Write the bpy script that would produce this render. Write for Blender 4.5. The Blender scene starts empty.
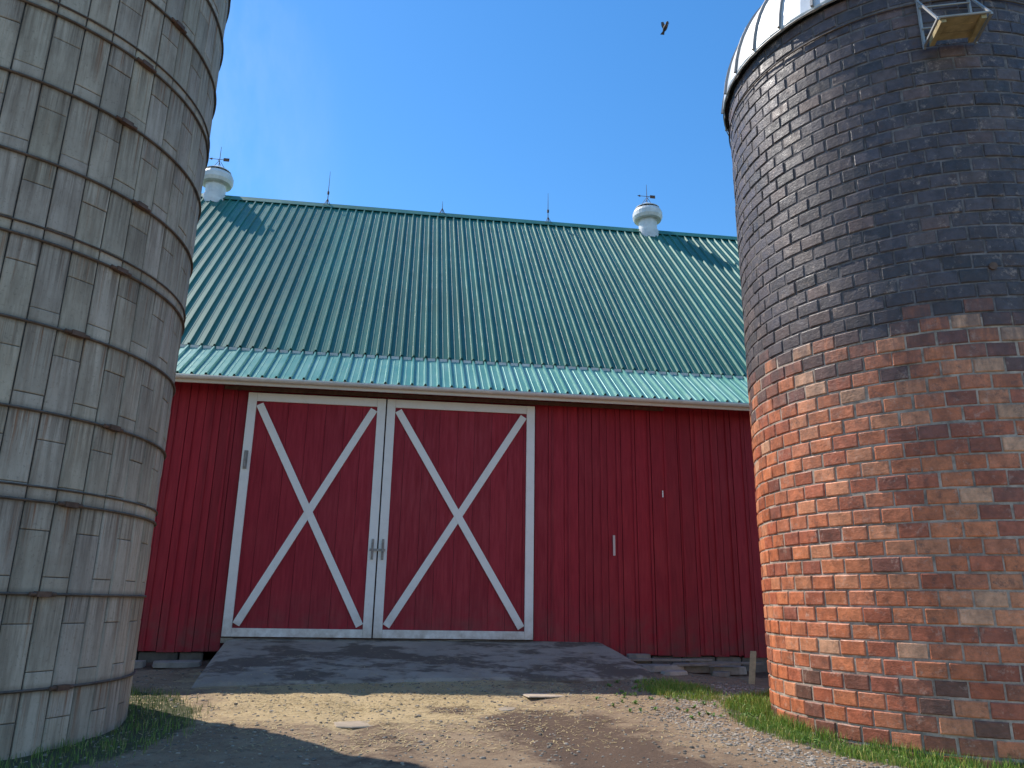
import bpy, math, random
from mathutils import Vector, Matrix, noise
random.seed(7)
sc = bpy.context.scene
rad = math.radians

# ---------------------------------------------------------------- helpers
class MB:
    def __init__(s): s.v=[]; s.f=[]; s.c=[]
    def add(s, vs, fs, col=(1,1,1)):
        o=len(s.v); s.v.extend([tuple(p) for p in vs])
        for f in fs: s.f.append(tuple(o+i for i in f)); s.c.append(col)
    def box(s, a, b, col=(1,1,1), M=None):
        x0,y0,z0=a; x1,y1,z1=b
        vs=[Vector(p) for p in ((x0,y0,z0),(x1,y0,z0),(x1,y1,z0),(x0,y1,z0),(x0,y0,z1),(x1,y0,z1),(x1,y1,z1),(x0,y1,z1))]
        if M: vs=[M@p for p in vs]
        s.add(vs,[(0,3,2,1),(4,5,6,7),(0,1,5,4),(1,2,6,5),(2,3,7,6),(3,0,4,7)],col)
    def bar(s, p, q, w, d, col=(1,1,1), up=(0,0,1)):
        p=Vector(p);q=Vector(q);dz=(q-p); L=dz.length; dz.normalize()
        u=Vector(up)
        if abs(dz.dot(u))>.98: u=Vector((0,1,0))
        sx=dz.cross(u).normalized(); sy=sx.cross(dz).normalized()
        M=Matrix((( sx.x,sy.x,dz.x,p.x),(sx.y,sy.y,dz.y,p.y),(sx.z,sy.z,dz.z,p.z),(0,0,0,1)))
        s.box((-w/2,-d/2,0),(w/2,d/2,L),col,M)
    def rod(s, p, q, r, r2=None, n=10, col=(1,1,1)):
        if r2 is None: r2=r
        p=Vector(p);q=Vector(q);d=(q-p).normalized()
        u=Vector((0,0,1)) if abs(d.z)<.9 else Vector((1,0,0))
        a=d.cross(u).normalized(); b=d.cross(a)
        vs=[]
        for c,rr in ((p,r),(q,r2)):
            for i in range(n):
                t=2*math.pi*i/n; vs.append(c+a*math.cos(t)*rr+b*math.sin(t)*rr)
        fs=[(i,(i+1)%n,n+(i+1)%n,n+i) for i in range(n)]+[tuple(range(n))[::-1],tuple(range(n,2*n))]
        s.add(vs,fs,col)
    def lathe(s, c, prof, n=32, col=(1,1,1)):
        vs=[]
        for r,z in prof:
            for i in range(n):
                t=2*math.pi*i/n; vs.append((c[0]+r*math.cos(t),c[1]+r*math.sin(t),c[2]+z))
        fs=[]
        for k in range(len(prof)-1):
            for i in range(n):
                j=(i+1)%n; fs.append((k*n+i,k*n+j,(k+1)*n+j,(k+1)*n+i))
        s.add(vs,fs,col)
    def obj(s, name, mat, parent=None, smooth=False, bevel=0):
        me=bpy.data.meshes.new(name); me.from_pydata(s.v,[],s.f)
        at=me.color_attributes.new("Col",'FLOAT_COLOR','CORNER')
        buf=[]
        for f,c in zip(s.f,s.c): buf.extend(list((c[0],c[1],c[2],1.0))*len(f))
        at.data.foreach_set("color",buf)
        if smooth: me.polygons.foreach_set("use_smooth",[True]*len(me.polygons))
        me.update()
        o=bpy.data.objects.new(name,me); sc.collection.objects.link(o)
        me.materials.append(mat)
        if parent: o.parent=parent
        if bevel:
            m=o.modifiers.new("b",'BEVEL'); m.width=bevel; m.segments=2; m.limit_method='ANGLE'
        return o
def empty(name, loc=(0,0,0)):
    e=bpy.data.objects.new(name,None); sc.collection.objects.link(e); return e

class NT:
    def __init__(s,name):
        s.m=bpy.data.materials.new(name); s.m.use_nodes=True; s.t=s.m.node_tree
        s.b=s.t.nodes["Principled BSDF"]; s.geo=s.n('ShaderNodeNewGeometry')
    def n(s,ty,**k):
        x=s.t.nodes.new(ty)
        for a,b in k.items(): setattr(x,a,b)
        return x
    def l(s,a,b): s.t.links.new(a,b)
    def noise(s,scale,detail=4,rough=.6,sc3=None,off=(0,0,0)):
        mp=s.n('ShaderNodeMapping'); s.l(s.geo.outputs['Position'],mp.inputs[0])
        if sc3: mp.inputs['Scale'].default_value=sc3
        mp.inputs['Location'].default_value=off
        x=s.n('ShaderNodeTexNoise'); s.l(mp.outputs[0],x.inputs['Vector'])
        x.inputs['Scale'].default_value=scale; x.inputs['Detail'].default_value=min(detail,4.5); x.inputs['Roughness'].default_value=rough
        return x.outputs['Fac']
    def ramp(s,fac,a,b,lo=0.,hi=1.):
        x=s.n('ShaderNodeMapRange'); s.l(fac,x.inputs[0]); x.inputs[1].default_value=a; x.inputs[2].default_value=b
        x.inputs[3].default_value=lo; x.inputs[4].default_value=hi; return x.outputs[0]
    def mix(s,fac,a,b,mode='MIX'):
        x=s.n('ShaderNodeMix',data_type='RGBA',blend_type=mode)
        for i,v in ((0,fac),(6,a),(7,b)):
            if isinstance(v,bpy.types.NodeSocket): s.l(v,x.inputs[i])
            elif i==0: x.inputs[0].default_value=v
            else: x.inputs[i].default_value=(v[0],v[1],v[2],1)
        return x.outputs[2]
    def mul(s,a,b,op='MULTIPLY'):
        x=s.n('ShaderNodeMath',operation=op)
        for i,v in ((0,a),(1,b)):
            if isinstance(v,bpy.types.NodeSocket): s.l(v,x.inputs[i])
            else: x.inputs[i].default_value=v
        return x.outputs[0]
    def attr(s,name="Col"):
        x=s.n('ShaderNodeAttribute'); x.attribute_name=name; return x
    def bump(s,h,strength=.3,dist=.01):
        x=s.n('ShaderNodeBump'); s.l(h,x.inputs['Height']); x.inputs['Strength'].default_value=strength
        x.inputs['Distance'].default_value=dist; s.l(x.outputs[0],s.b.inputs['Normal'])
    def col(s,c): 
        if isinstance(c,bpy.types.NodeSocket): s.l(c,s.b.inputs['Base Color'])
        else: s.b.inputs['Base Color'].default_value=(*c,1)
    def rough(s,r):
        if isinstance(r,bpy.types.NodeSocket): s.l(r,s.b.inputs['Roughness'])
        else: s.b.inputs['Roughness'].default_value=r
    def metal(s,v): s.b.inputs['Metallic'].default_value=v

def simple(name,c,r=.6,metal=0,var=.25,scale=6,bump=.15,attr=False,sc3=None):
    m=NT(name); nz=m.noise(scale,5,.65,sc3)
    base=c
    if attr:
        a=m.attr(); base=m.mix(1.0,a.outputs['Color'],c,'MULTIPLY')
    f=m.ramp(nz,.3,.7,1-var,1+var*.6)
    cc=m.n('ShaderNodeCombineColor'); 
    for i in range(3): m.l(f,cc.inputs[i])
    m.col(m.mix(1.0,base,cc.outputs[0],'MULTIPLY')); m.rough(r); m.metal(metal)
    m.bump(m.noise(scale*8,3,.6,sc3),bump,.004)
    return m.m

# ---------------------------------------------------------------- materials
m=NT("red_paint"); a=m.attr()
g=m.noise(3,5,.65,(9,9,.7)); g2=m.noise(1.1,4,.6,None,(4,2,1))
c=m.mix(m.ramp(g,.35,.75),(.38,.008,.026),(.25,.006,.018))
c=m.mix(m.ramp(g2,.5,.8,0,.3),c,(.40,.04,.05))
c=m.mix(m.ramp(m.noise(14,5,.8,(3,3,.8)),.66,.76,0,.55),c,(.15,.07,.065))
c=m.mix(m.ramp(m.noise(9,5,.8,(3,3,.35),(4,4,4)),.66,.74,0,.4),c,(.42,.12,.11))
sep=m.n('ShaderNodeSeparateXYZ'); m.l(m.geo.outputs['Position'],sep.inputs[0])
dirt=m.mul(m.ramp(sep.outputs[2],.8,1.8,1,0),m.ramp(m.noise(4,5),.35,.7))
c=m.mix(m.mul(dirt,.7),c,(.15,.07,.06))
m.col(m.mix(1.0,c,a.outputs['Color'],'MULTIPLY')); m.rough(m.ramp(g,.3,.7,.5,.75))
m.bump(m.noise(16,4,.7,(6,6,.5)),.35,.004); RED=m.m
m=NT("white_paint"); a=m.attr()
c=m.mix(m.ramp(m.noise(5,5,.7),.5,.85,0,.5),(.93,.91,.87),(.74,.70,.64))
c=m.mix(m.ramp(m.noise(22,5,.8,(2,2,.6)),.64,.74,0,.6),c,(.42,.33,.28))
sep=m.n('ShaderNodeSeparateXYZ'); m.l(m.geo.outputs['Position'],sep.inputs[0])
c=m.mix(m.mul(m.ramp(sep.outputs[2],1.0,1.6,.8,0),m.ramp(m.noise(6,5),.3,.65)),c,(.42,.34,.27))
m.col(m.mix(1.0,c,a.outputs['Color'],'MULTIPLY')); m.rough(.55); m.bump(m.noise(30,3,.6),.25,.003); WHITE=m.m
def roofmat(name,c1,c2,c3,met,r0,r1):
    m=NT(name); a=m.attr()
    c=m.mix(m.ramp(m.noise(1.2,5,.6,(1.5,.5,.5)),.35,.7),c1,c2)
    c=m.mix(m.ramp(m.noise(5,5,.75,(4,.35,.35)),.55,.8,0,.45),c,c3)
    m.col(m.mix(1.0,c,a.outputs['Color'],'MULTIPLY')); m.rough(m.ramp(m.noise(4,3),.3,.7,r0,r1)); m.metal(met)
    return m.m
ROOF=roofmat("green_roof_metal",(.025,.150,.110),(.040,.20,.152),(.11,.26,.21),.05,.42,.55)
ROOF_GLARE=roofmat("green_roof_flare_glare",(.08,.31,.25),(.18,.42,.36),(.52,.60,.56),.15,.34,.46)  # paler copy of the roof green, sky glare painted into its colour
GALV=simple("galvanized_metal",(.78,.78,.77),.42,.25,.14,3,.1)
SEAM=simple("dome_seam_metal",(.40,.39,.38),.55,.3,.2,3,.1)
WHITEMETAL=simple("pale_metal",(.78,.77,.74),.5,.05,.2,4,.1)
DARKM=simple("rusty_steel",(.17,.10,.07),.7,.3,.4,12,.2)
LATCH=simple("latch_steel",(.34,.31,.29),.5,.4,.3,12,.2)
HOOPM=simple("hoop_steel",(.16,.12,.095),.65,.3,.4,9,.2)
WOOD=simple("weathered_wood",(.48,.38,.2),.8,0,.35,7,.4,sc3=(1,1,1))
GREYWOOD=simple("grey_wood",(.29,.25,.21),.85,0,.35,7,.4)
STONE=simple("stone",(.38,.34,.30),.9,0,.35,5,.5,attr=True)
GRAVELM=simple("gravel_stone",(1,1,1),.9,0,.3,20,.3,attr=True)
BIRDM=simple("bird_feather",(.06,.05,.05),.7)
# concrete stave: blotchy concrete, dark runs starting at every hoop, rust
m=NT("concrete_stave"); a=m.attr()
c=m.mix(m.ramp(m.noise(2.2,5,.7),.35,.7),(.44,.365,.285),(.56,.475,.38))
c=m.mix(m.ramp(m.noise(3.2,5,.75,(2.2,2.2,.22),(3,1,0)),.44,.68,0,.72),c,(.22,.17,.125))
c=m.mix(m.ramp(m.noise(9,5,.8,(2.5,2.5,.25),(1,1,4)),.62,.76,0,.4),c,(.64,.56,.46))
c=m.mix(m.ramp(m.noise(40,3,.7),.58,.72,0,.45),c,(.13,.11,.085))
sep=m.n('ShaderNodeSeparateXYZ'); m.l(m.geo.outputs['Position'],sep.inputs[0])
fr=m.mul(m.mul(m.mul(sep.outputs[2],1.62-.76*6,'SUBTRACT'),.76,'DIVIDE'),1.0,'FRACT')
below=m.ramp(fr,.2,1.0)
run=m.ramp(m.noise(7,4,.7,(3.5,3.5,.12),(2,9,0)),.44,.64)
c=m.mix(m.mul(m.mul(below,run),.85),c,(.13,.09,.062))
run2=m.ramp(m.noise(5,4,.7,(4,4,.10),(12,4,3)),.56,.66)
c=m.mix(m.mul(m.mul(below,run2),.9),c,(.26,.105,.04))
nearh=m.ramp(m.mul(m.mul(fr,.5,'SUBTRACT'),0,'ABSOLUTE'),.43,.5,0,.7)
c=m.mix(nearh,c,(.15,.12,.09))
m.col(m.mix(1.0,c,a.outputs['Color'],'MULTIPLY')); m.rough(.9); m.bump(m.noise(35,5,.75),.5,.006); STAVE=m.m
# glazed clay tile
m=NT("clay_tile"); a=m.attr()
f=m.ramp(m.noise(9,5,.7),.3,.7,.62,1.4)
cc=m.n('ShaderNodeCombineColor'); [m.l(f,cc.inputs[i]) for i in range(3)]
c=m.mix(1.0,a.outputs['Color'],cc.outputs[0],'MULTIPLY')
c=m.mix(m.ramp(m.noise(5,5,.85,None,(5,5,2)),.55,.67,0,.6),c,(.11,.06,.045))
c=m.mix(m.ramp(m.noise(7,5,.85,None,(1,9,2)),.56,.70,0,.55),c,m.mix(.75,a.outputs['Color'],(.72,.52,.40)))
c=m.mix(m.ramp(m.noise(1.6,5,.75,(1.6,1.6,.5),(8,3,1)),.54,.74,0,.4),c,(.12,.07,.05))
sep=m.n('ShaderNodeSeparateXYZ'); m.l(m.geo.outputs['Position'],sep.inputs[0])
soot=m.mul(m.ramp(sep.outputs[2],3.2,4.6,0,1),m.ramp(m.noise(3,5,.75,(2.2,2.2,.35),(4,4,9)),.40,.60))
low_=m.ramp(sep.outputs[2],4.9,4.5,0,.72)
c=m.mix(m.mul(soot,low_),c,(.095,.062,.058))
m.col(c); m.rough(m.ramp(m.noise(12,3),.3,.7,.38,.66)); m.bump(m.noise(22,5,.7,(1,1,1.6)),.65,.010); TILE=m.m
m=NT("mortar"); a=m.attr(); m.col(m.mix(1.0,a.outputs['Color'],m.mix(m.ramp(m.noise(6,5,.7),.35,.65),(.45,.45,.45),(1.25,1.25,1.25)),'MULTIPLY')); m.rough(.95)
m.bump(m.noise(60,3),.5,.005); MORTAR=m.m
# ramp concrete
m=NT("ramp_concrete")
c=m.mix(m.ramp(m.noise(1.5,5,.7),.3,.7),(.32,.26,.20),(.45,.375,.295))
c=m.mix(m.ramp(m.noise(.9,5,.7,(1,1.8,1),(2.2,5,0)),.48,.55,0,.85),c,(.11,.078,.055))
c=m.mix(m.ramp(m.noise(1.7,5,.75,(1,2.2,1),(7,1,0)),.56,.63,0,.65),c,(.14,.10,.075))
c=m.mix(m.ramp(m.noise(4,5,.8,None,(9,0,0)),.56,.68,0,.6),c,(.48,.37,.23))
c=m.mix(m.ramp(m.noise(60,3,.7),.55,.7,0,.4),c,(.14,.12,.10))
m.col(c); m.rough(.9); m.bump(m.noise(28,5,.75),.6,.01); RAMP=m.m
# ground
m=NT("ground_soil"); a=m.attr("Mask"); sp=m.n('ShaderNodeSeparateColor'); m.l(a.outputs['Color'],sp.inputs[0])
def msk(ch,sc_,lo,hi,off=(0,0,0)):
    ad=m.n('ShaderNodeMath',operation='ADD'); m.l(sp.outputs[ch],ad.inputs[0])
    m.l(m.ramp(m.noise(sc_,5,.75,None,off),.2,.8,-.45,.45),ad.inputs[1]); return m.ramp(ad.outputs[0],lo,hi)
c=m.mix(m.ramp(m.noise(1.3,5,.75),.3,.7),(.25,.165,.098),(.40,.285,.175))
c=m.mix(m.ramp(m.noise(7,5,.8,None,(3,3,3)),.48,.68,0,.65),c,(.16,.098,.058))
c=m.mix(msk(2,2.5,.35,.65),c,(.55,.405,.215))
c=m.mix(msk(1,3,.35,.65,(5,1,0)),c,(.12,.072,.045))
c=m.mix(msk(0,3,.4,.6,(1,8,0)),c,(.085,.085,.035))
c=m.mix(m.ramp(m.noise(45,4,.8),.60,.70,0,.5),c,(.55,.44,.32))
c=m.mix(m.ramp(m.noise(38,4,.8,None,(9,9,9)),.58,.68,0,.65),c,(.095,.062,.04))
m.col(c); m.rough(.95); m.bump(m.noise(26,5,.8),.9,.025); GROUND=m.m
m=NT("grass_blades"); a=m.attr(); m.col(a.outputs['Color']); m.rough(.55); GRASSM=m.m
m=NT("straw"); a=m.attr(); m.col(a.outputs['Color']); m.rough(.7); STRAWM=m.m

# ---------------------------------------------------------------- terrain
def sstep(a,b,x):
    t=max(0,min(1,(x-a)/(b-a))); return t*t*(3-2*t)
SR=Vector((6.30,8.41)); RR=2.10      # brick silo
SL=Vector((-4.76,8.38)); RL=2.12     # concrete silo
def gh(x,y,fine=True):
    yy=max(-14,min(13.2,y)); z=.05*yy
    z-= .12*sstep(3.0,6.0,abs(x-.4))*sstep(4,9,y)*(1 if x>0 else .6)
    if -13<x<14 and -4<y<14:
        z+= .035*noise.noise(Vector((x*.6,y*.6,1)))
        if fine:
            z+= .016*noise.noise(Vector((x*3,y*3,2)))+.008*noise.noise(Vector((x*9,y*9,3)))
            for rx in (-.35,1.75):
                cx=rx+.12*math.sin(y*.5); z-=.035*math.exp(-((x-cx)/.22)**2)*sstep(11.5,9.5,y)
    return z
def axis(lo,hi,step,far):
    a=[]; v=lo
    while v<hi+1e-6: a.append(v); v+=step
    s=step; l=[];v=lo
    while v>-far: s*=1.35; v-=s; l.append(v)
    s=step; r=[];v=hi
    while v<far: s*=1.35; v+=s; r.append(v)
    return l[::-1]+a+r
xs=axis(-7,8,.055,600); ys=axis(3.5,14.2,.055,900)
vs=[]
def masks(x,y):
    dr=(Vector((x,y))-SR).length-RR; dl=(Vector((x,y))-SL).length-RL
    gr=0
    if x>0: gr=1-sstep(.35,.65,dr)
    gr=max(gr,(1-sstep(.25,.55,math.hypot((x-3.75)*.9,(y-10.6)*.55)))*.9)
    if x<0: gr=max(gr,(1-sstep(.40,.9,dl))*.85)
    far=max(sstep(8,14,abs(x)),sstep(-6,-16,y),sstep(15,18,y)); gr=max(gr,far)
    dark=math.exp(-((x-1.9-.2*(7-y))/.85)**2)*sstep(10.2,8.4,y)*.95
    dark=max(dark,math.exp(-((x+.1)/.5)**2)*sstep(9.4,8,y)*.55)
    dark=max(dark,.75*math.exp(-((x-.6)/.5)**2-((y-9.3)/.35)**2))
    dark=max(dark,sstep(12.0,12.9,y)*.8*(1 if x>3.2 or x<-2.8 else 0))
    straw=math.exp(-((x+.3)/2.6)**2)*sstep(7.4,9.2,y)*.85
    return gr,dark,straw
for y in ys:
    for x in xs:
        vs.append((x,y,gh(x,y)))
nx=len(xs); fs=[(j*nx+i,j*nx+i+1,(j+1)*nx+i+1,(j+1)*nx+i) for j in range(len(ys)-1) for i in range(nx-1)]
me=bpy.data.meshes.new("ground"); me.from_pydata(vs,[],fs)
at=me.color_attributes.new("Mask",'FLOAT_COLOR','POINT'); buf=[]
for p in vs:
    g_=masks(p[0],p[1]); buf.extend((*g_,1))
at.data.foreach_set("color",buf)
me.polygons.foreach_set("use_smooth",[True]*len(me.polygons)); me.materials.append(GROUND)
go=bpy.data.objects.new("ground",me); sc.collection.objects.link(go)

# ---------------------------------------------------------------- barn
barn=empty("barn")
YF=13.4; BX0,BX1=-8.6,10.0; YB=26.6; YR=20.0
Z0=.80; EZ=5.21; EY=12.9; KY,KZ=14.2,6.14; RZ=1.6+.533*YR
DX0,DX1=-2.80,2.20; DZ0,DZ1=1.04,5.05; DM=-.445
w=MB()
def boards(mb,x0,x1,y,z0,z1,wmin=.24,wmax=.30,v0=.82,v1=1.12,gap=.005):
    x=x0
    while x<x1-.01:
        ww=min(random.uniform(wmin,wmax),x1-x)
        if x1-x-ww<.08: ww=x1-x
        s=random.uniform(v0,v1); d=random.uniform(-.004,.006)
        j0=random.uniform(-.02,.02) if z0<1 else 0
        mb.box((x+gap,y+d,z0+j0),(x+ww-gap,y+.03,z1),(s,s,s)); x+=ww
boards(w,BX0,DX0-.02,YF,Z0,5.42); boards(w,DX1+.02,BX1,YF,Z0,5.42); boards(w,DX0-.02,DX1+.02,YF,DZ1+.02,5.42)
x=2.52
while x<BX1:
    s=random.uniform(.8,1.1); w.box((x,YF-.018,Z0+random.uniform(0,.03)),(x+.04,YF-.006,5.40),(s,s,s)); x+=.30+random.uniform(-.01,.01)
x=-3.1
while x>BX0:
    s=random.uniform(.8,1.1); w.box((x,YF-.018,Z0+random.uniform(0,.03)),(x+.04,YF-.006,5.40),(s,s,s)); x-=.30
w.obj("siding",RED,barn)
b=MB()
b.box((BX0,YF+.032,Z0),(BX1,YF+.15,5.42),(.35,.35,.35))
b.box((BX0,YB-.1,.3),(BX1,YB,5.4))
prof=[(YF+.16,.4),(YB-.11,.4),(YB-.11,5.4),(YB-.9,5.9),(YR,RZ-.2),(KY,KZ-.2),(YF+.16,5.4)]
for gx in (BX0,BX1-.1):
    vv=[(gx,p[0],p[1]) for p in prof]+[(gx+.1,p[0],p[1]) for p in prof]; n=len(prof)
    b.add(vv,[tuple(range(n)),tuple(range(2*n-1,n-1,-1))]+[(i,n+i,n+(i+1)%n,(i+1)%n) for i in range(n)])
b.obj("wall_core",RED,barn)
f=MB(); x=BX0
while x<BX1:
    ww=random.uniform(.35,.7); s=random.uniform(.25,.6)
    if x+ww<-2.9 or x>3.2: f.box((x+.01,YF+.03+random.uniform(0,.03),.3),(x+ww-.01,YF+.12,Z0-.01),(s,s*.97,s*.92))
    x+=ww
f.obj("stone_foundation",STONE,barn,bevel=.02)
def door(x0,x1,name):
    fr=MB(); pn=MB(); st=.145; yb=YF-.075
    boards(pn,x0+.05,x1-.05,yb+.02,DZ0+.04,DZ1-.04,.28,.34,.9,1.06,.0025)
    pn.obj(name+"_panel",RED,barn)
    def S(): s=random.uniform(.94,1.02); return (s,s,s)
    t=yb-.022
    fr.box((x0,t,DZ0),(x0+st,yb+.015,DZ1),S()); fr.box((x1-st,t,DZ0),(x1,yb+.015,DZ1),S())
    fr.box((x0+st+.002,t+.003,DZ1-st),(x1-st-.002,yb+.015,DZ1),S()); fr.box((x0+st+.002,t+.003,DZ0),(x1-st-.002,yb+.015,DZ0+.13),S())
    xa,xb=x0+st+.01,x1-st-.01; za,zb=DZ0+.14,DZ1-st-.01
    o=.045
    fr.bar((xa+o,yb+.001,za+o),(xb-o,yb+.001,zb-o),.125,.024,S(),up=(0,1,0))
    fr.bar((xa+o,yb-.003,zb-o),(xb-o,yb-.003,za+o),.125,.026,S(),up=(0,1,0))
    fr.obj(name+"_frame",WHITE,barn,bevel=.004)
door(DX0,DM-.012,"left_door"); door(DM+.012,DX1,"right_door")
bk=MB(); bk.box((DX0,YF-.03,DZ0-.02),(DX1,YF+.02,DZ1),(.15,.15,.15)); bk.obj("door_backing",RED,barn)
h=MB()
for xx in (DM-.085,DM+.085):
    h.box((xx-.02,YF-.118,2.28),(xx+.02,YF-.098,2.62)); h.rod((xx,YF-.15,2.32),(xx,YF-.15,2.56),.012)
    h.rod((xx,YF-.15,2.33),(xx,YF-.1,2.33),.01); h.rod((xx,YF-.15,2.55),(xx,YF-.1,2.55),.01)
h.box((DM-.13,YF-.128,2.42),(DM+.13,YF-.119,2.46))
h.rod((DX0+.07,YF-.14,3.75),(DX0+.07,YF-.14,4.0),.014); h.box((DX0+.04,YF-.12,3.72),(DX0+.1,YF-.098,4.03))
h.obj("door_hardware",LATCH,barn)
t=MB(); t.box((DX0-.4,YF-.13,DZ1+.03),(DX1+2.4,YF-.09,DZ1+.09)); 
for i in range(7): t.box((DX0-.2+i*1.1,YF-.09,DZ1+.04),(DX0-.15+i*1.1,YF-.02,DZ1+.08))
t.obj("door_track",DARKM,barn)
tr=MB(); tr.box((DX0-.02,YF-.02,DZ0-.10),(DX1+.02,YF+.03,DZ0-.022),(.55,.55,.52)); tr.obj("threshold",WHITE,barn)
tg=MB(); tg.box((3.62,YF-.03,2.45),(3.66,YF-.02,2.80),(.7,.6,.6)); tg.box((4.55,YF-.03,3.5),(4.57,YF-.02,3.62)); tg.obj("wall_tag",WHITE,barn)
# roof
def profile(x0,x1,step=.228,hh=.042):
    pts=[]; x=x0
    while x<x1-.01:
        pts+= [(x,0),(x+.008,0),(x+.024,hh),(x+.052,hh),(x+.068,0),(x+.135,0),(x+.14,.005),(x+.155,.005),(x+.16,0)]
        x+=step
    pts.append((min(x,x1+.1),0)); return pts
def ribsheet(mb,p0,p1,x0,x1,off=0,col=(1,1,1)):
    d=Vector((0,p1[0]-p0[0],p1[1]-p0[1])).normalized()
    nrm=Vector((0,-d.z,d.y))
    if nrm.z<0: nrm=-nrm
    pr=profile(x0,x1); A=[];n=len(pr)
    for q in (p0,p1):
        for (x,hh) in pr: A.append(Vector((x,q[0],q[1]))+nrm*(hh+off))
    mb.add(A,[(i,i+1,n+i+1,n+i) for i in range(n-1)],col)
X0,X1=BX0-.35,BX1+.3
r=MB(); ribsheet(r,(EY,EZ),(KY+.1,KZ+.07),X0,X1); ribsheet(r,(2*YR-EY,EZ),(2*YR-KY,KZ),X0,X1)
ro=r.obj("roof_flare",ROOF_GLARE,barn); so=ro.modifiers.new("s",'SOLIDIFY'); so.thickness=.004; so.offset=-1
r=MB()
x=X0
while x<X1-.01:
    s=random.uniform(.86,1.12)
    ribsheet(r,(KY-.10,KZ-.062),(YR,RZ),x,x+.228*4-.001,off=.028,col=(s,s,s)); x+=.228*4
ribsheet(r,(2*YR-KY,KZ),(YR,RZ),X0,X1,off=.02)
ro=r.obj("roof",ROOF,barn); so=ro.modifiers.new("s",'SOLIDIFY'); so.thickness=.004; so.offset=-1
rc=MB()
for sgn in (-1,1):
    y1=YR+sgn*.16
    A=[(X0,YR,RZ+.13),(X1,YR,RZ+.13),(X1,y1,RZ-.055),(X0,y1,RZ-.055),(X0,YR,RZ+.115),(X1,YR,RZ+.115),(X1,y1,RZ-.07),(X0,y1,RZ-.07)]
    rc.add(A,[(0,1,2,3),(4,7,6,5),(3,2,6,7),(0,3,7,4),(1,5,6,2)])
rc.obj("ridge_cap",ROOF,barn)
cl=MB(); x=X0
while x<X1:
    cl.box((x+.075,KY-.15,KZ-.11),(x+.222,KY-.122,KZ-.055)); x+=.228
cl.obj("rib_closures",WHITEMETAL,barn)
e=MB()
def slab(mb,p0,p1,x0,x1,t,off,col=(1,1,1)):
    d=Vector((0,p1[0]-p0[0],p1[1]-p0[1])).normalized(); nrm=Vector((0,-d.z,d.y)); 
    if nrm.z<0: nrm=-nrm
    A=[]
    for q in (p0,p1):
        for x in (x0,x1):
            for o in (off,off-t): A.append(Vector((x,q[0],q[1]))+nrm*o)
    mb.add(A,[(0,2,6,4),(1,5,7,3),(0,1,3,2),(4,6,7,5),(0,4,5,1),(2,3,7,6)],col)
slab(e,(EY+.05,EZ+.03),(KY,KZ),X0+.05,X1-.05,.03,-.03); slab(e,(KY,KZ),(YR,RZ),X0+.05,X1-.05,.03,-.03)
slab(e,(2*YR-EY,EZ),(2*YR-KY,KZ),X0+.05,X1-.05,.03,-.03); slab(e,(2*YR-KY,KZ),(YR,RZ),X0+.05,X1-.05,.03,-.03)
x=X0+.2
while x<X1: 
    e.bar((x,EY+.1,EZ-.07),(x,KY,KZ-.15),.05,.12); x+=.61
e.obj("roof_deck",GREYWOOD,barn)
fa=MB(); fa.box((X0+.04,EY+.045,EZ-.13),(X1-.04,EY+.075,EZ+.015),(.8,.76,.7)); fa.obj("fascia",WHITE,barn)
gt=MB(); n=9; A=[]
for xx in (X0,X1):
    for i in range(n):
        tt=math.pi+math.pi*i/(n-1); A.append((xx,EY-.005+.05*math.cos(tt),EZ-.02+.06*math.sin(tt)))
gt.add(A,[(i,i+1,n+i+1,n+i) for i in range(n-1)])
g_o=gt.obj("gutter",WHITEMETAL,barn,smooth=True); mm=g_o.modifiers.new("s",'SOLIDIFY'); mm.thickness=.004
def vent(x):
    v=MB(); c=(x,YR,RZ-.05)
    v.lathe(c,[(.31,-.2),(.31,.10),(.27,.12),(.27,.40),(.31,.42)],28)
    v.lathe(c,[(.28,.43),(.40,.46),(.44,.55),(.44,.68),(.40,.77),(.30,.82)],28)
    v.lathe(c,[(.36,.84),(.36,.86),(.22,.95),(.08,1.02),(.05,1.06),(.0,1.07)],28)
    for i in range(8):
        t=2*math.pi*i/8; v.box((x+.28*math.cos(t)-.01,YR+.28*math.sin(t)-.01,RZ+.34),(x+.28*math.cos(t)+.01,YR+.28*math.sin(t)+.01,RZ+.80))
    v.obj("roof_ventilator",WHITEMETAL,barn,smooth=False)
    d=MB(); zt=RZ-.05+1.06
    d.rod((x,YR,zt),(x,YR,zt+.62),.013,.005)
    d.rod((x-.24,YR,zt+.22),(x+.24,YR,zt+.22),.008); d.box((x+.1,YR-.004,zt+.17),(x+.26,YR+.004,zt+.27)); d.add([(x-.3,YR,zt+.22),(x-.2,YR,zt+.26),(x-.2,YR,zt+.18)],[(0,1,2)])
    d.rod((x,YR-.15,zt+.12),(x,YR+.15,zt+.12),.007); 
    for sx in (-1,1): d.rod((x+sx*.28,YR,zt-.25),(x+sx*.03,YR,zt+.15),.007)
    d.obj("weather_vane",DARKM,barn)
vent(6.67); vent(-5.72)
for x,hh in ((-2.67,1.15),(.56,.5),(3.65,1.05)):
    d=MB(); d.rod((x,YR,RZ+.05),(x,YR,RZ+hh),.014,.004); 
    for sx,sy in ((-1,-1),(1,-1),(1,1),(-1,1)): d.rod((x+.1*sx,YR+.1*sy,RZ+.0),(x,YR,RZ+.28),.007)
    if hh>.6: d.rod((x,YR,RZ+.42),(x,YR,RZ+.50),.03,.03,10)
    d.obj("lightning_rod",DARKM,barn)

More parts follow.
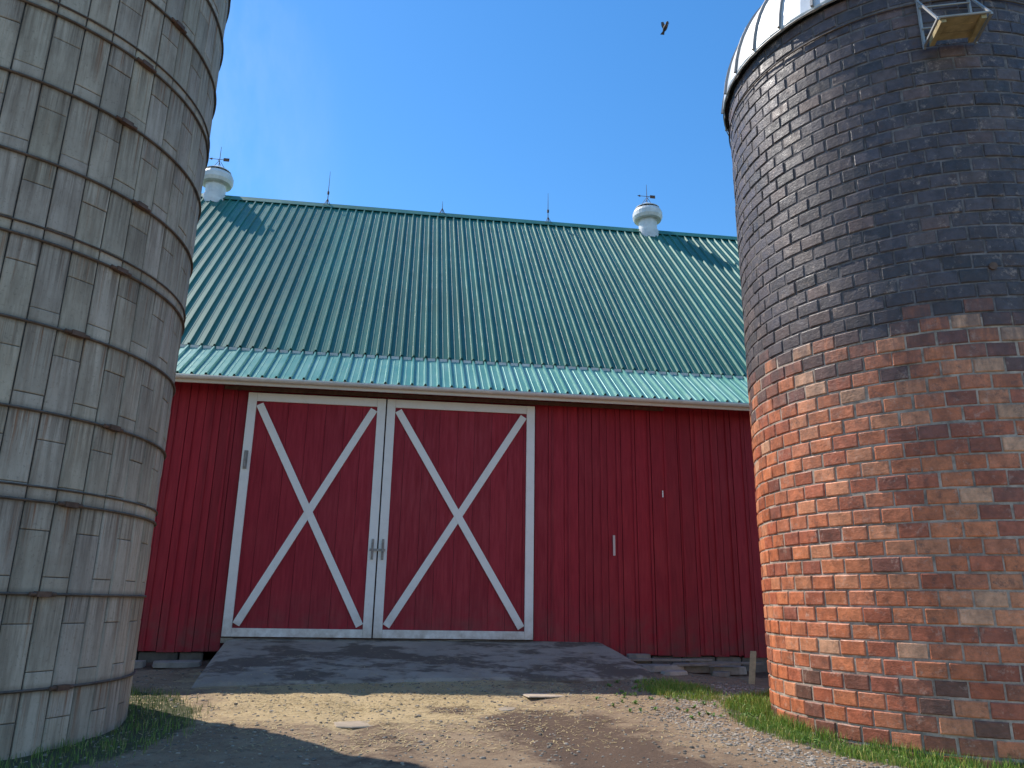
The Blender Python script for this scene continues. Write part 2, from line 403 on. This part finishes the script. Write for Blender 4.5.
# ---------------------------------------------------------------- concrete ramp
NXR,NYR=70,50; rv=[]
def ramp_front(u): return 10.75+.85*u
for j in range(NYR+1):
    v=j/NYR
    for i in range(NXR+1):
        u=i/NXR
        xl=-2.72+(-2.55+2.72)*(1-v); xr=3.40+.42*(1-v)
        yf=ramp_front(u)+.12*noise.noise(Vector((u*7,0,5)))+.05*noise.noise(Vector((u*30,0,8)))
        x=xl+(xr-xl)*u; y=yf+(YF-.01-yf)*v
        zt=gh(x,yf,False)+.03+(1.015-gh(x,yf,False)-.03)*(v**.85)
        zt+=.012*noise.noise(Vector((x*1.5,y*1.5,4)))
        ed=min(u*(xr-xl),(xr-x),(y-yf)+.02); zt-=.03*max(0,1-ed/.06)
        rv.append((x,y,zt))
n=NXR+1; rf=[(j*n+i,j*n+i+1,(j+1)*n+i+1,(j+1)*n+i) for j in range(NYR) for i in range(NXR)]
per=[i for i in range(n)]+[j*n+n-1 for j in range(1,NYR+1)]+[NYR*n+i for i in range(n-2,-1,-1)]+[j*n for j in range(NYR-1,0,-1)]
o=len(rv); 
for p in per: rv.append((rv[p][0],rv[p][1],rv[p][2]-.7))
L=len(per); rf+=[(per[i],o+i,o+(i+1)%L,per[(i+1)%L]) for i in range(L)]
mb=MB(); mb.add(rv,rf); mb.obj("concrete_ramp",RAMP)

# ---------------------------------------------------------------- brick silo
bs=empty("brick_silo"); ZT=8.56; ZB=-.25; cx,cy=SR
rows=56; ch=(ZT-ZB)/rows; nb=47; zsplit=4.42
ti=MB(); da=2*math.pi/nb
low=[(.62,.20,.085),(.55,.165,.07),(.66,.25,.12),(.47,.13,.062),(.58,.19,.09),(.38,.11,.06),(.64,.33,.19),(.28,.09,.055),(.15,.065,.05)]
lw=[5,5,4,3.5,4,2.0,1.4,1.0,.3]
upc=[(.085,.066,.072),(.102,.076,.078),(.074,.059,.066),(.130,.092,.086),(.098,.078,.086),(.15,.095,.085),(.066,.055,.059)]
trc=[(.24,.09,.065),(.17,.08,.065),(.34,.12,.07),(.14,.08,.072)]
gap=.0095
for k in range(rows):
    z0=ZB+k*ch+gap; z1=ZB+(k+1)*ch-gap
    for i in range(nb):
        a0=(i+.5*(k%2))*da+random.uniform(-.002,.002); ga=gap/RR; a1=a0+da-ga; a0+=ga
        edge=(z0+.05-zsplit)/ch+1.0*noise.noise(Vector((i*.35,k*.1,3)))
        if edge>0: c=random.choices(upc,[4,4,4,1.6,3,.8,3])[0]
        else: c=random.choices(low,lw)[0]
        if -4<edge<.9 and random.random()<.55-.10*abs(edge+1.0): c=random.choice(trc)
        if edge<0 and k<9 and random.random()<.42: c=random.choice([(.26,.095,.06),(.17,.075,.05),(.38,.13,.07)])
        s=random.uniform(.84,1.14); c=(c[0]*s,c[1]*s,c[2]*s)
        off=random.uniform(-.006,.006); tl=random.uniform(-.005,.005); tz=random.uniform(-.004,.004)
        ea=.010/RR; ez=.010; jz=random.uniform(-.0025,.0025)
        A=[]; al=[a0,a0+ea,(a0+a1)/2,a1-ea,a1]; zl=[z0+jz,z0+ez+jz,z1-ez+jz,z1+jz]
        for q,zz in enumerate(zl):
            for p,aa in enumerate(al):
                r_=RR+off+tl*(p-2)/2+tz*(q-1.5)
                if p in(0,4) or q in(0,3): r_-=.007
                A.append((cx+r_*math.cos(aa),cy+r_*math.sin(aa),zz))
        F=[(q*5+p,q*5+p+1,(q+1)*5+p+1,(q+1)*5+p) for q in range(3) for p in range(4)]
        pr=[0,1,2,3,4,9,14,19,18,17,16,15,10,5]; ob=len(A)
        for p in pr:
            vx,vy,vz=A[p]; d=Vector((vx-cx,vy-cy)).normalized(); A.append((cx+d.x*(RR-.03),cy+d.y*(RR-.03),vz))
        F+=[(pr[i2],ob+i2,ob+(i2+1)%14,pr[(i2+1)%14]) for i2 in range(14)]
        ti.add(A,F,c)
ti.obj("clay_tiles",TILE,bs)
mo=MB(); mo.lathe((cx,cy,0),[(RR-.010,ZB-.3),(RR-.010,zsplit)],96,(.48,.38,.30)); mo.lathe((cx,cy,0),[(RR-.010,zsplit),(RR-.010,ZT)],96,(.20,.175,.17))
mo.obj("mortar_core",MORTAR,bs,smooth=True)
CA=rad(84); CR=(RR+.07)/math.sin(CA)
def cap(t): return (CR*math.sin(CA*(1-t)),CR*(math.cos(CA*(1-t))-math.cos(CA)))
dm=MB(); dpf=[(RR+.05,-.05),(RR+.07,0)]+[(max(.02,cap(i/16)[0]),cap(i/16)[1]) for i in range(1,17)]
nseg=30; nn_=nseg*3
for i in range(nseg):       # one sheet-metal gore at a time, each a slightly different tone
    s=random.uniform(.80,1.06); A=[]
    for (r_,z_) in dpf:
        for q in range(4):
            t=2*math.pi*(i*3+q)/nn_; bulge=(.012 if q in(1,2) else 0)
            A.append((cx+(r_+bulge)*math.cos(t),cy+(r_+bulge)*math.sin(t),ZT+.04+z_))
    dm.add(A,[(k*4+q,k*4+q+1,(k+1)*4+q+1,(k+1)*4+q) for k in range(len(dpf)-1) for q in range(3)],(s,s,s))
DOME=simple("dome_metal",(.80,.80,.79),.40,.25,.16,2.5,.1,attr=True)
dm.obj("dome_roof",DOME,bs)
db=MB()
for i in range(nseg):
    a=2*math.pi*i/nseg; prev=None
    for k in range(15):
        r_,z_=cap(k/16); p=Vector((cx+(r_+.012)*math.cos(a),cy+(r_+.012)*math.sin(a),ZT+.05+z_))
        if prev: db.bar(prev,p,.03,.045,up=(math.cos(a),math.sin(a),0) if k<8 else (0,0,1))
        prev=p
db.lathe((cx,cy,ZT-.0),[(RR+.062,-.01),(RR+.08,0),(RR+.072,.02)],72)
db.obj("dome_seams",SEAM,bs)
hp=MB()
def hoop(mb,c,R,z,r=.012,n=96):
    pr=[(R+r*math.cos(t),z+r*math.sin(t)) for t in [2*math.pi*i/6 for i in range(7)]]; mb.lathe((c[0],c[1],0),pr,n)
hoop(hp,SR,RR+.014,8.2,.009)
hp.obj("hoops",HOOPM,bs,smooth=True)
a=math.atan2(0-cy,0-cx)+.33
ru=Vector((math.cos(a),math.sin(a),0)); tu=Vector((-math.sin(a),math.cos(a),0)); base=Vector((cx,cy,0))+ru*RR
pl=MB(); PZ=7.62
M=Matrix(((tu.x,ru.x,0,base.x),(tu.y,ru.y,0,base.y),(0,0,1,PZ),(0,0,0,1)))
for i in range(3): pl.box((-.22,.08+i*.12,0),(.22,.19+i*.12,.035),M=M)
pl.box((-.22,.06,-.05),(-.17,.43,-.003),M=M); pl.box((.17,.06,-.05),(.22,.43,-.003),M=M)
pl.obj("platform_boards",WOOD,bs)
st=MB()
for sx in (-.26,.26):
    st.bar(M@Vector((sx,.02,-.02)),M@Vector((sx,.46,-.02)),.025,.025); st.bar(M@Vector((sx,.02,.6)),M@Vector((sx,.44,0)),.02,.02)
    st.bar(M@Vector((sx,.03,-.05)),M@Vector((sx,.03,1.0)),.025,.025)
for i in range(3): st.rod(M@Vector((-.26,.05,.2+i*.28)),M@Vector((.26,.05,.2+i*.28)),.011)
st.rod(M@Vector((-.26,.45,.0)),M@Vector((.26,.45,.0)),.013)
st.obj("platform_brackets",SEAM,bs)
vp=MB(); a2=math.atan2(-cy,-cx)+.36; q=Vector((cx+RR*math.cos(a2),cy+RR*math.sin(a2),4.95)); d2=Vector((math.cos(a2),math.sin(a2),0))
vp.rod(q-d2*.02,q+d2*.02,.04,.04,14); vp.obj("vent_plug",DARKM,bs)

# ---------------------------------------------------------------- concrete silo
cs=empty("concrete_silo"); lx,ly=SL; ns=52; sh=.76; da=2*math.pi/ns; sm=MB(); TOP=14.5
for i in range(ns):
    a0=i*da; off0=(i%2)*sh*.5; z=-.9+off0
    while z<TOP:
        z1=min(z+sh,TOP); g=.003
        s=random.uniform(.84,1.12); c=(s,s*random.uniform(.975,1.0),s*random.uniform(.94,1.0))
        of=random.uniform(-.004,.004); gg=.006/RL
        al=[a0+gg,a0+gg*2.6,a0+da/2,a0+da-gg*2.6,a0+da-gg]; zl=[z+g,z+g+.007,z1-g-.007,z1-g]; A=[]
        for q,zz in enumerate(zl):
            for p,aa in enumerate(al):
                r_=RL+of-(.010 if p in(0,4) else (.005 if q in(0,3) else 0)); A.append((lx+r_*math.cos(aa),ly+r_*math.sin(aa),zz))
        F=[(q*5+p,q*5+p+1,(q+1)*5+p+1,(q+1)*5+p) for q in range(3) for p in range(4)]
        pr=[0,1,2,3,4,9,14,19,18,17,16,15,10,5]; ob=len(A)
        for p in pr:
            vx,vy,vz=A[p]; d=Vector((vx-lx,vy-ly)).normalized(); A.append((lx+d.x*(RL-.04),ly+d.y*(RL-.04),vz))
        F+=[(pr[j],ob+j,ob+(j+1)%14,pr[(j+1)%14]) for j in range(14)]
        sm.add(A,F,c); z=z1
sm.obj("concrete_staves",STAVE,cs)
co=MB(); co.lathe((lx,ly,0),[(RL-.02,-1),(RL-.02,TOP)],96,(.09,.08,.07)); co.obj("stave_core",MORTAR,cs,smooth=True)
hs=MB(); lg=MB(); z=1.62-.76*3; k=0
while z<TOP-.2:
    hoop(hs,SL,RL+.012,z,.013,120)
    if k%3==1: hoop(hs,SL,RL+.012,z+.12,.010,120)
    for qq in range(4):
        aa=-.62+(k%3)*.10+qq*math.pi/2+ (.02 if k%2 else -.03)
        d=Vector((math.cos(aa),math.sin(aa),0)); tt=Vector((-d.y,d.x,0)); c=Vector((lx,ly,z))+d*(RL+.03)
        lg.bar(c-tt*.06,c+tt*.06,.06,.045); 
        for e_ in (-.06,.06): lg.rod(c+tt*(e_*1.0),c+tt*(e_*1.9),.018)
    z+=.76; k+=1
hs.obj("steel_hoops",HOOPM,cs,smooth=True); lg.obj("hoop_lugs",DARKM,cs)
dd_=MB(); pf=[(RL+.06,-.1),(RL+.06,0)]
for i in range(11):
    t=math.pi/2*i/10; pf.append(((RL+.04)*math.cos(t) if i<10 else .02,RL*.9*math.sin(t)))
dd_.lathe((lx,ly,TOP),pf,64); dd_.obj("dome_roof",GALV,cs,smooth=True)

# ---------------------------------------------------------------- debris by the wall
def slab_obj(name,x,y,sx,sy,sz,rot,col,mat=STONE,tilt=0):
    mb=MB(); n=random.randint(7,10); pts=[]
    for i in range(n):
        t=2*math.pi*i/n+random.uniform(-.2,.2); k=random.uniform(.8,1.12)
        pts.append((max(-1,min(1,1.25*math.cos(t)*k))*sx/2,max(-1,min(1,1.25*math.sin(t)*k))*sy/2))
    R=Matrix.Translation((x,y,gh(x,y)-.01))@Matrix.Rotation(rot,4,'Z')@Matrix.Rotation(tilt,4,'X')
    A=[R@Vector((p[0],p[1],0)) for p in pts]+[R@Vector((p[0]*.95,p[1]*.95,sz)) for p in pts]
    mb.add(A,[tuple(range(n))[::-1],tuple(range(n,2*n))]+[(i,(i+1)%n,n+(i+1)%n,n+i) for i in range(n)],col)
    return mb.obj(name,mat,bevel=.008)
for (x,y,sx,sy,sz,rt,s) in ((4.15,12.75,.75,.5,.10,.2,1.1),(4.75,12.9,.6,.45,.14,-.1,.9),(4.3,12.35,.5,.3,.06,.5,1.3),(5.3,12.8,.7,.4,.12,.05,1.0),(3.95,13.1,.4,.25,.2,0,.8),(5.1,12.45,.35,.25,.07,.9,.7),(-3.3,12.9,.7,.5,.08,.3,.9),(-4.0,12.8,.5,.4,.1,.1,1.0)):
    slab_obj("stone_slab",x,y,sx,sy,sz,rt,(s,s*.97,s*.92))
slab_obj("flat_stone",-.32,8.55,.60,.42,.018,.1,(1.15,1.02,.84)); slab_obj("flat_stone",1.9,10.2,.66,.4,.016,.2,(1.35,1.2,1.0)); slab_obj("flat_stone",1.25,9.35,.3,.2,.02,1.2,(1.0,.9,.76))
for (x,y,L,rt,s) in ((4.4,12.95,1.5,.06,.8),(4.9,12.6,1.1,-.12,1.1),(5.4,13.0,1.3,.02,1.)):
    p=MB(); R=Matrix.Translation((x,y,gh(x,y)+.13))@Matrix.Rotation(rt,4,'Z')@Matrix.Rotation(random.uniform(-.05,.05),4,'Y')
    p.box((-L/2,-.07,0),(L/2,.07,.035),(s,s,s),R); p.obj("wooden_plank",GREYWOOD,bevel=.004)
p=MB(); p.bar((5.25,11.7,.45),(5.5,12.1,.95),.09,.04); p.obj("leaning_board",WOOD,bevel=.004)

# ---------------------------------------------------------------- gravel
gm=MB(); cnt=0
def stone(x,y,s,col):
    z=gh(x,y); n=6; A=[]; r0=random.uniform(0,6); h_=s*random.uniform(.35,.7)
    ex=random.uniform(.7,1.3)
    for lev,(k,zz) in enumerate(((.8,-.2),(1,.35),(.55,1.0))):
        for i in range(n):
            t=r0+2*math.pi*i/n; kk=k*random.uniform(.8,1.15)
            A.append((x+s*kk*ex*math.cos(t),y+s*kk/ex*math.sin(t),z+h_*zz))
    F=[(l*n+i,l*n+(i+1)%n,(l+1)*n+(i+1)%n,(l+1)*n+i) for l in range(2) for i in range(n)]+[tuple(range(2*n,3*n))]
    gm.add(A,F,col)
def onramp(x,y): return -2.75<x<3.85 and y>10.7+.14*(x+2.6)
while cnt<7500:
    x=random.uniform(-3.5,5.2); y=4.6+7.8*random.random()
    dr=(Vector((x,y))-SR).length-RR
    if dr<.1 or (Vector((x,y))-SL).length<RL+.1 or onramp(x,y): continue
    belt=math.exp(-((dr-.95)/.42)**2)
    if random.random()>.12+.8*belt+.12*noise.noise(Vector((x*.8,y*.8,9))): continue
    s=random.uniform(.006,.018)*(1.6 if random.random()<.08 else 1); v=random.uniform(.12,.42)
    if belt>.4: v=random.uniform(.2,.52); s*=1.1
    stone(x,y,s,(v,v*.84,v*.66)); cnt+=1
gm.obj("gravel",GRAVELM)

# ---------------------------------------------------------------- grass & straw
gr=MB()
def blade(mb,x,y,z,h_,w_,col,lean=.5):
    a=random.uniform(0,6.283); b_=random.uniform(0,6.283); L=random.uniform(.1,lean)*h_
    dx,dy=math.cos(a)*w_/2,math.sin(a)*w_/2; lx_,ly_=math.cos(b_)*L,math.sin(b_)*L
    mb.add([(x-dx,y-dy,z-.01),(x+dx,y+dy,z-.01),(x+dx*.7+lx_*.35,y+dy*.7+ly_*.35,z+h_*.6),(x-dx*.7+lx_*.35,y-dy*.7+ly_*.35,z+h_*.6),(x+lx_,y+ly_,z+h_)],[(0,1,2,3),(3,2,4)],col)
cnt=0; tries=0
while cnt<23000 and tries<400000:
    tries+=1
    if random.random()<.78: x=random.uniform(2.9,6.4); y=random.uniform(5.0,11.6)
    else: x=random.uniform(-5,-1.2); y=random.uniform(4.8,12.5)
    if (Vector((x,y))-SR).length<RR+.01 or (Vector((x,y))-SL).length<RL+.01 or onramp(x,y): continue
    g_=masks(x,y)[0]; nn=noise.noise(Vector((x*2.2,y*2.2,20)))*.5+noise.noise(Vector((x*6,y*6,2)))*.3
    if random.random()>g_*(.65+1.7*nn): continue
    s=random.uniform(.7,1.25); c=(.13*s,.21*s,.035*s)
    if random.random()<.14: c=(.36*s,.30*s,.12*s)
    if x>0: c=(c[0]*1.6,c[1]*1.5,c[2]*1.1)  # right-hand grass brighter and yellower, sunlight painted into the blade colour
    tall=1.7 if (x>0 and (Vector((x,y))-SR).length<RR+.14) else 1
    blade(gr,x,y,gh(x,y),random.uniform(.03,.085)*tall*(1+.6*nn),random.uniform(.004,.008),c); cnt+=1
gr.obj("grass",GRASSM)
wd=MB()
for i in range(170):
    if i<110:
        a=random.uniform(2.6,4.6); r_=RR+random.uniform(.03,.45); x,y=SR.x+r_*math.cos(a),SR.y+r_*math.sin(a)
    else: x=random.uniform(2.4,3.9); y=random.uniform(8.6,11.4)
    if onramp(x,y): continue
    z=gh(x,y)
    for k in range(random.randint(6,12)):
        a=random.uniform(0,6.28); L=random.uniform(.02,.055); up_=random.uniform(.01,.045); ww=L*.28
        d=Vector((math.cos(a),math.sin(a),0)); t=Vector((-d.y,d.x,0)); p=Vector((x,y,z)); s=random.uniform(.8,1.2)
        wd.add([p,p+d*L*.5+t*ww+Vector((0,0,up_)),p+d*L+Vector((0,0,up_*.8)),p+d*L*.5-t*ww+Vector((0,0,up_))],[(0,1,2,3)],(.13*s,.24*s,.04*s))
wd.obj("weeds",GRASSM)
sw=MB(); cnt=0
while cnt<10000:
    x=random.gauss(.0,1.8); y=random.uniform(7.3,12.2)
    if y>11 and random.random()<.6: continue
    if y<9 and random.random()<.5: continue
    dens=.55+.9*noise.noise(Vector((x*1.1,y*1.6,31)))
    if random.random()>dens or abs(x-.3)>3.6: continue
    z=gh(x,y)+.006
    if onramp(x,y):
        u=(x+2.55)/6.3; yf=10.75+.85*u; v=(y-yf)/(YF-yf)
        if v<.02 or x<-2.5 or x>3.3 or random.random()<.6: continue
        z0_=gh(x,yf,False)+.03; z=z0_+(1.015-z0_)*(v**.85)+.014
    a=random.uniform(0,3.14); L=random.uniform(.015,.07); w_=random.uniform(.002,.0045); s=random.uniform(.6,1.2)
    d=Vector((math.cos(a)*L,math.sin(a)*L,random.uniform(-.004,.012))); t=Vector((-math.sin(a)*w_,math.cos(a)*w_,0)); p=Vector((x,y,z))
    sw.add([p-t,p+t,p+d+t,p+d-t],[(0,1,2,3)],(.54*s,.41*s,.20*s)); cnt+=1
sw.obj("straw_litter",STRAWM)

# ---------------------------------------------------------------- bird
bm=MB(); bc=Vector((3.75,10,10.65)); 
def ell(mb,c,rx,ry,rz,n=10):
    vs=[];m_=7
    for j in range(m_):
        ph=-math.pi/2+math.pi*j/(m_-1)
        for i in range(n):
            t=2*math.pi*i/n; vs.append((c[0]+rx*math.cos(ph)*math.cos(t),c[1]+ry*math.cos(ph)*math.sin(t),c[2]+rz*math.sin(ph)))
    mb.add(vs,[(j*n+i,j*n+(i+1)%n,(j+1)*n+(i+1)%n,(j+1)*n+i) for j in range(m_-1) for i in range(n)])
ell(bm,bc,.035,.09,.035); ell(bm,bc+Vector((0,-.095,.015)),.024,.028,.024)
bm.add([bc+Vector(p) for p in ((0,-.12,.02),(-.006,-.118,.013),(0,-.145,.01),(.006,-.118,.013))],[(0,1,2),(0,2,3),(1,3,2)])
bm.add([bc+Vector(p) for p in ((-.015,.07,0),(.015,.07,0),(.035,.16,0),(-.035,.16,0))],[(0,1,2,3)])
for s in (-1,1): bm.add([bc+Vector(p) for p in ((s*.02,-.045,.01),(s*.05,-.06,.06),(s*.07,.0,.10),(s*.05,.04,.06),(s*.02,.05,.01))],[(0,1,2,3,4)])
bm.obj("bird",BIRDM,smooth=True)

# ---------------------------------------------------------------- light
EL=50; sx,sy=-.749,.663
w_=bpy.data.worlds.new("World"); sc.world=w_; w_.use_nodes=True; nt=w_.node_tree; bg=nt.nodes["Background"]
sk=nt.nodes.new('ShaderNodeTexSky'); sk.sky_type='NISHITA'; sk.sun_disc=False
sk.sun_elevation=rad(EL); sk.sun_rotation=math.atan2(sx,sy)%(2*math.pi); sk.air_density=1.2; sk.dust_density=.1; sk.ozone_density=4.5
hs_=nt.nodes.new('ShaderNodeHueSaturation'); hs_.inputs['Saturation'].default_value=1.25; hs_.inputs['Value'].default_value=1.34; nt.links.new(sk.outputs[0],hs_.inputs['Color'])
tc=nt.nodes.new('ShaderNodeTexCoord'); mp=nt.nodes.new('ShaderNodeMapping'); mp.inputs['Scale'].default_value=(3,1.2,1.0); mp.inputs['Location'].default_value=(.4,.2,.1)
nz=nt.nodes.new('ShaderNodeTexNoise'); nz.inputs['Scale'].default_value=2.6; nz.inputs['Detail'].default_value=6; nz.inputs['Roughness'].default_value=.6
nt.links.new(tc.outputs['Generated'],mp.inputs[0]); nt.links.new(mp.outputs[0],nz.inputs['Vector'])
mr=nt.nodes.new('ShaderNodeMapRange'); nt.links.new(nz.outputs['Fac'],mr.inputs[0]); mr.inputs[1].default_value=.45; mr.inputs[2].default_value=.8; mr.inputs[4].default_value=.45
sp_=nt.nodes.new('ShaderNodeSeparateXYZ'); nt.links.new(tc.outputs['Generated'],sp_.inputs[0])
m2=nt.nodes.new('ShaderNodeMapRange'); m2.interpolation_type='SMOOTHSTEP'; nt.links.new(sp_.outputs[0],m2.inputs[0]); m2.inputs[1].default_value=-.06; m2.inputs[2].default_value=-.34
mu=nt.nodes.new('ShaderNodeMath'); mu.operation='MULTIPLY'; nt.links.new(mr.outputs[0],mu.inputs[0]); nt.links.new(m2.outputs[0],mu.inputs[1])
mx=nt.nodes.new('ShaderNodeMix'); mx.data_type='RGBA'; nt.links.new(mu.outputs[0],mx.inputs[0]); nt.links.new(hs_.outputs[0],mx.inputs[6]); mx.inputs[7].default_value=(6,6.6,7.2,1)
nt.links.new(mx.outputs[2],bg.inputs[0]); bg.inputs[1].default_value=.15
sd=bpy.data.lights.new("sun",'SUN'); sd.energy=5; sd.angle=rad(.5); sd.color=(1,.94,.85)
so=bpy.data.objects.new("sun",sd); sc.collection.objects.link(so)
tos=Vector((sx*math.cos(rad(EL)),sy*math.cos(rad(EL)),math.sin(rad(EL))))
so.rotation_euler=tos.to_track_quat('Z','Y').to_euler()

# ---------------------------------------------------------------- camera
cd=bpy.data.cameras.new("camera"); cam=bpy.data.objects.new("camera",cd); sc.collection.objects.link(cam); sc.camera=cam
cd.sensor_width=36; cd.lens=769/1024*36; cd.clip_end=3000
psi,pt,ro_=rad(7.6),rad(16.0),.0168
fw=Vector((math.sin(psi)*math.cos(pt),math.cos(psi)*math.cos(pt),math.sin(pt))); rt=Vector((math.cos(psi),-math.sin(psi),0)); up=rt.cross(fw)
r2=rt*math.cos(ro_)+up*math.sin(ro_); u2=-rt*math.sin(ro_)+up*math.cos(ro_)
cam.matrix_world=Matrix(((r2.x,u2.x,-fw.x,0),(r2.y,u2.y,-fw.y,0),(r2.z,u2.z,-fw.z,1.6),(0,0,0,1)))
sc.view_settings.view_transform='Standard'; sc.view_settings.look='None'; sc.view_settings.exposure=0
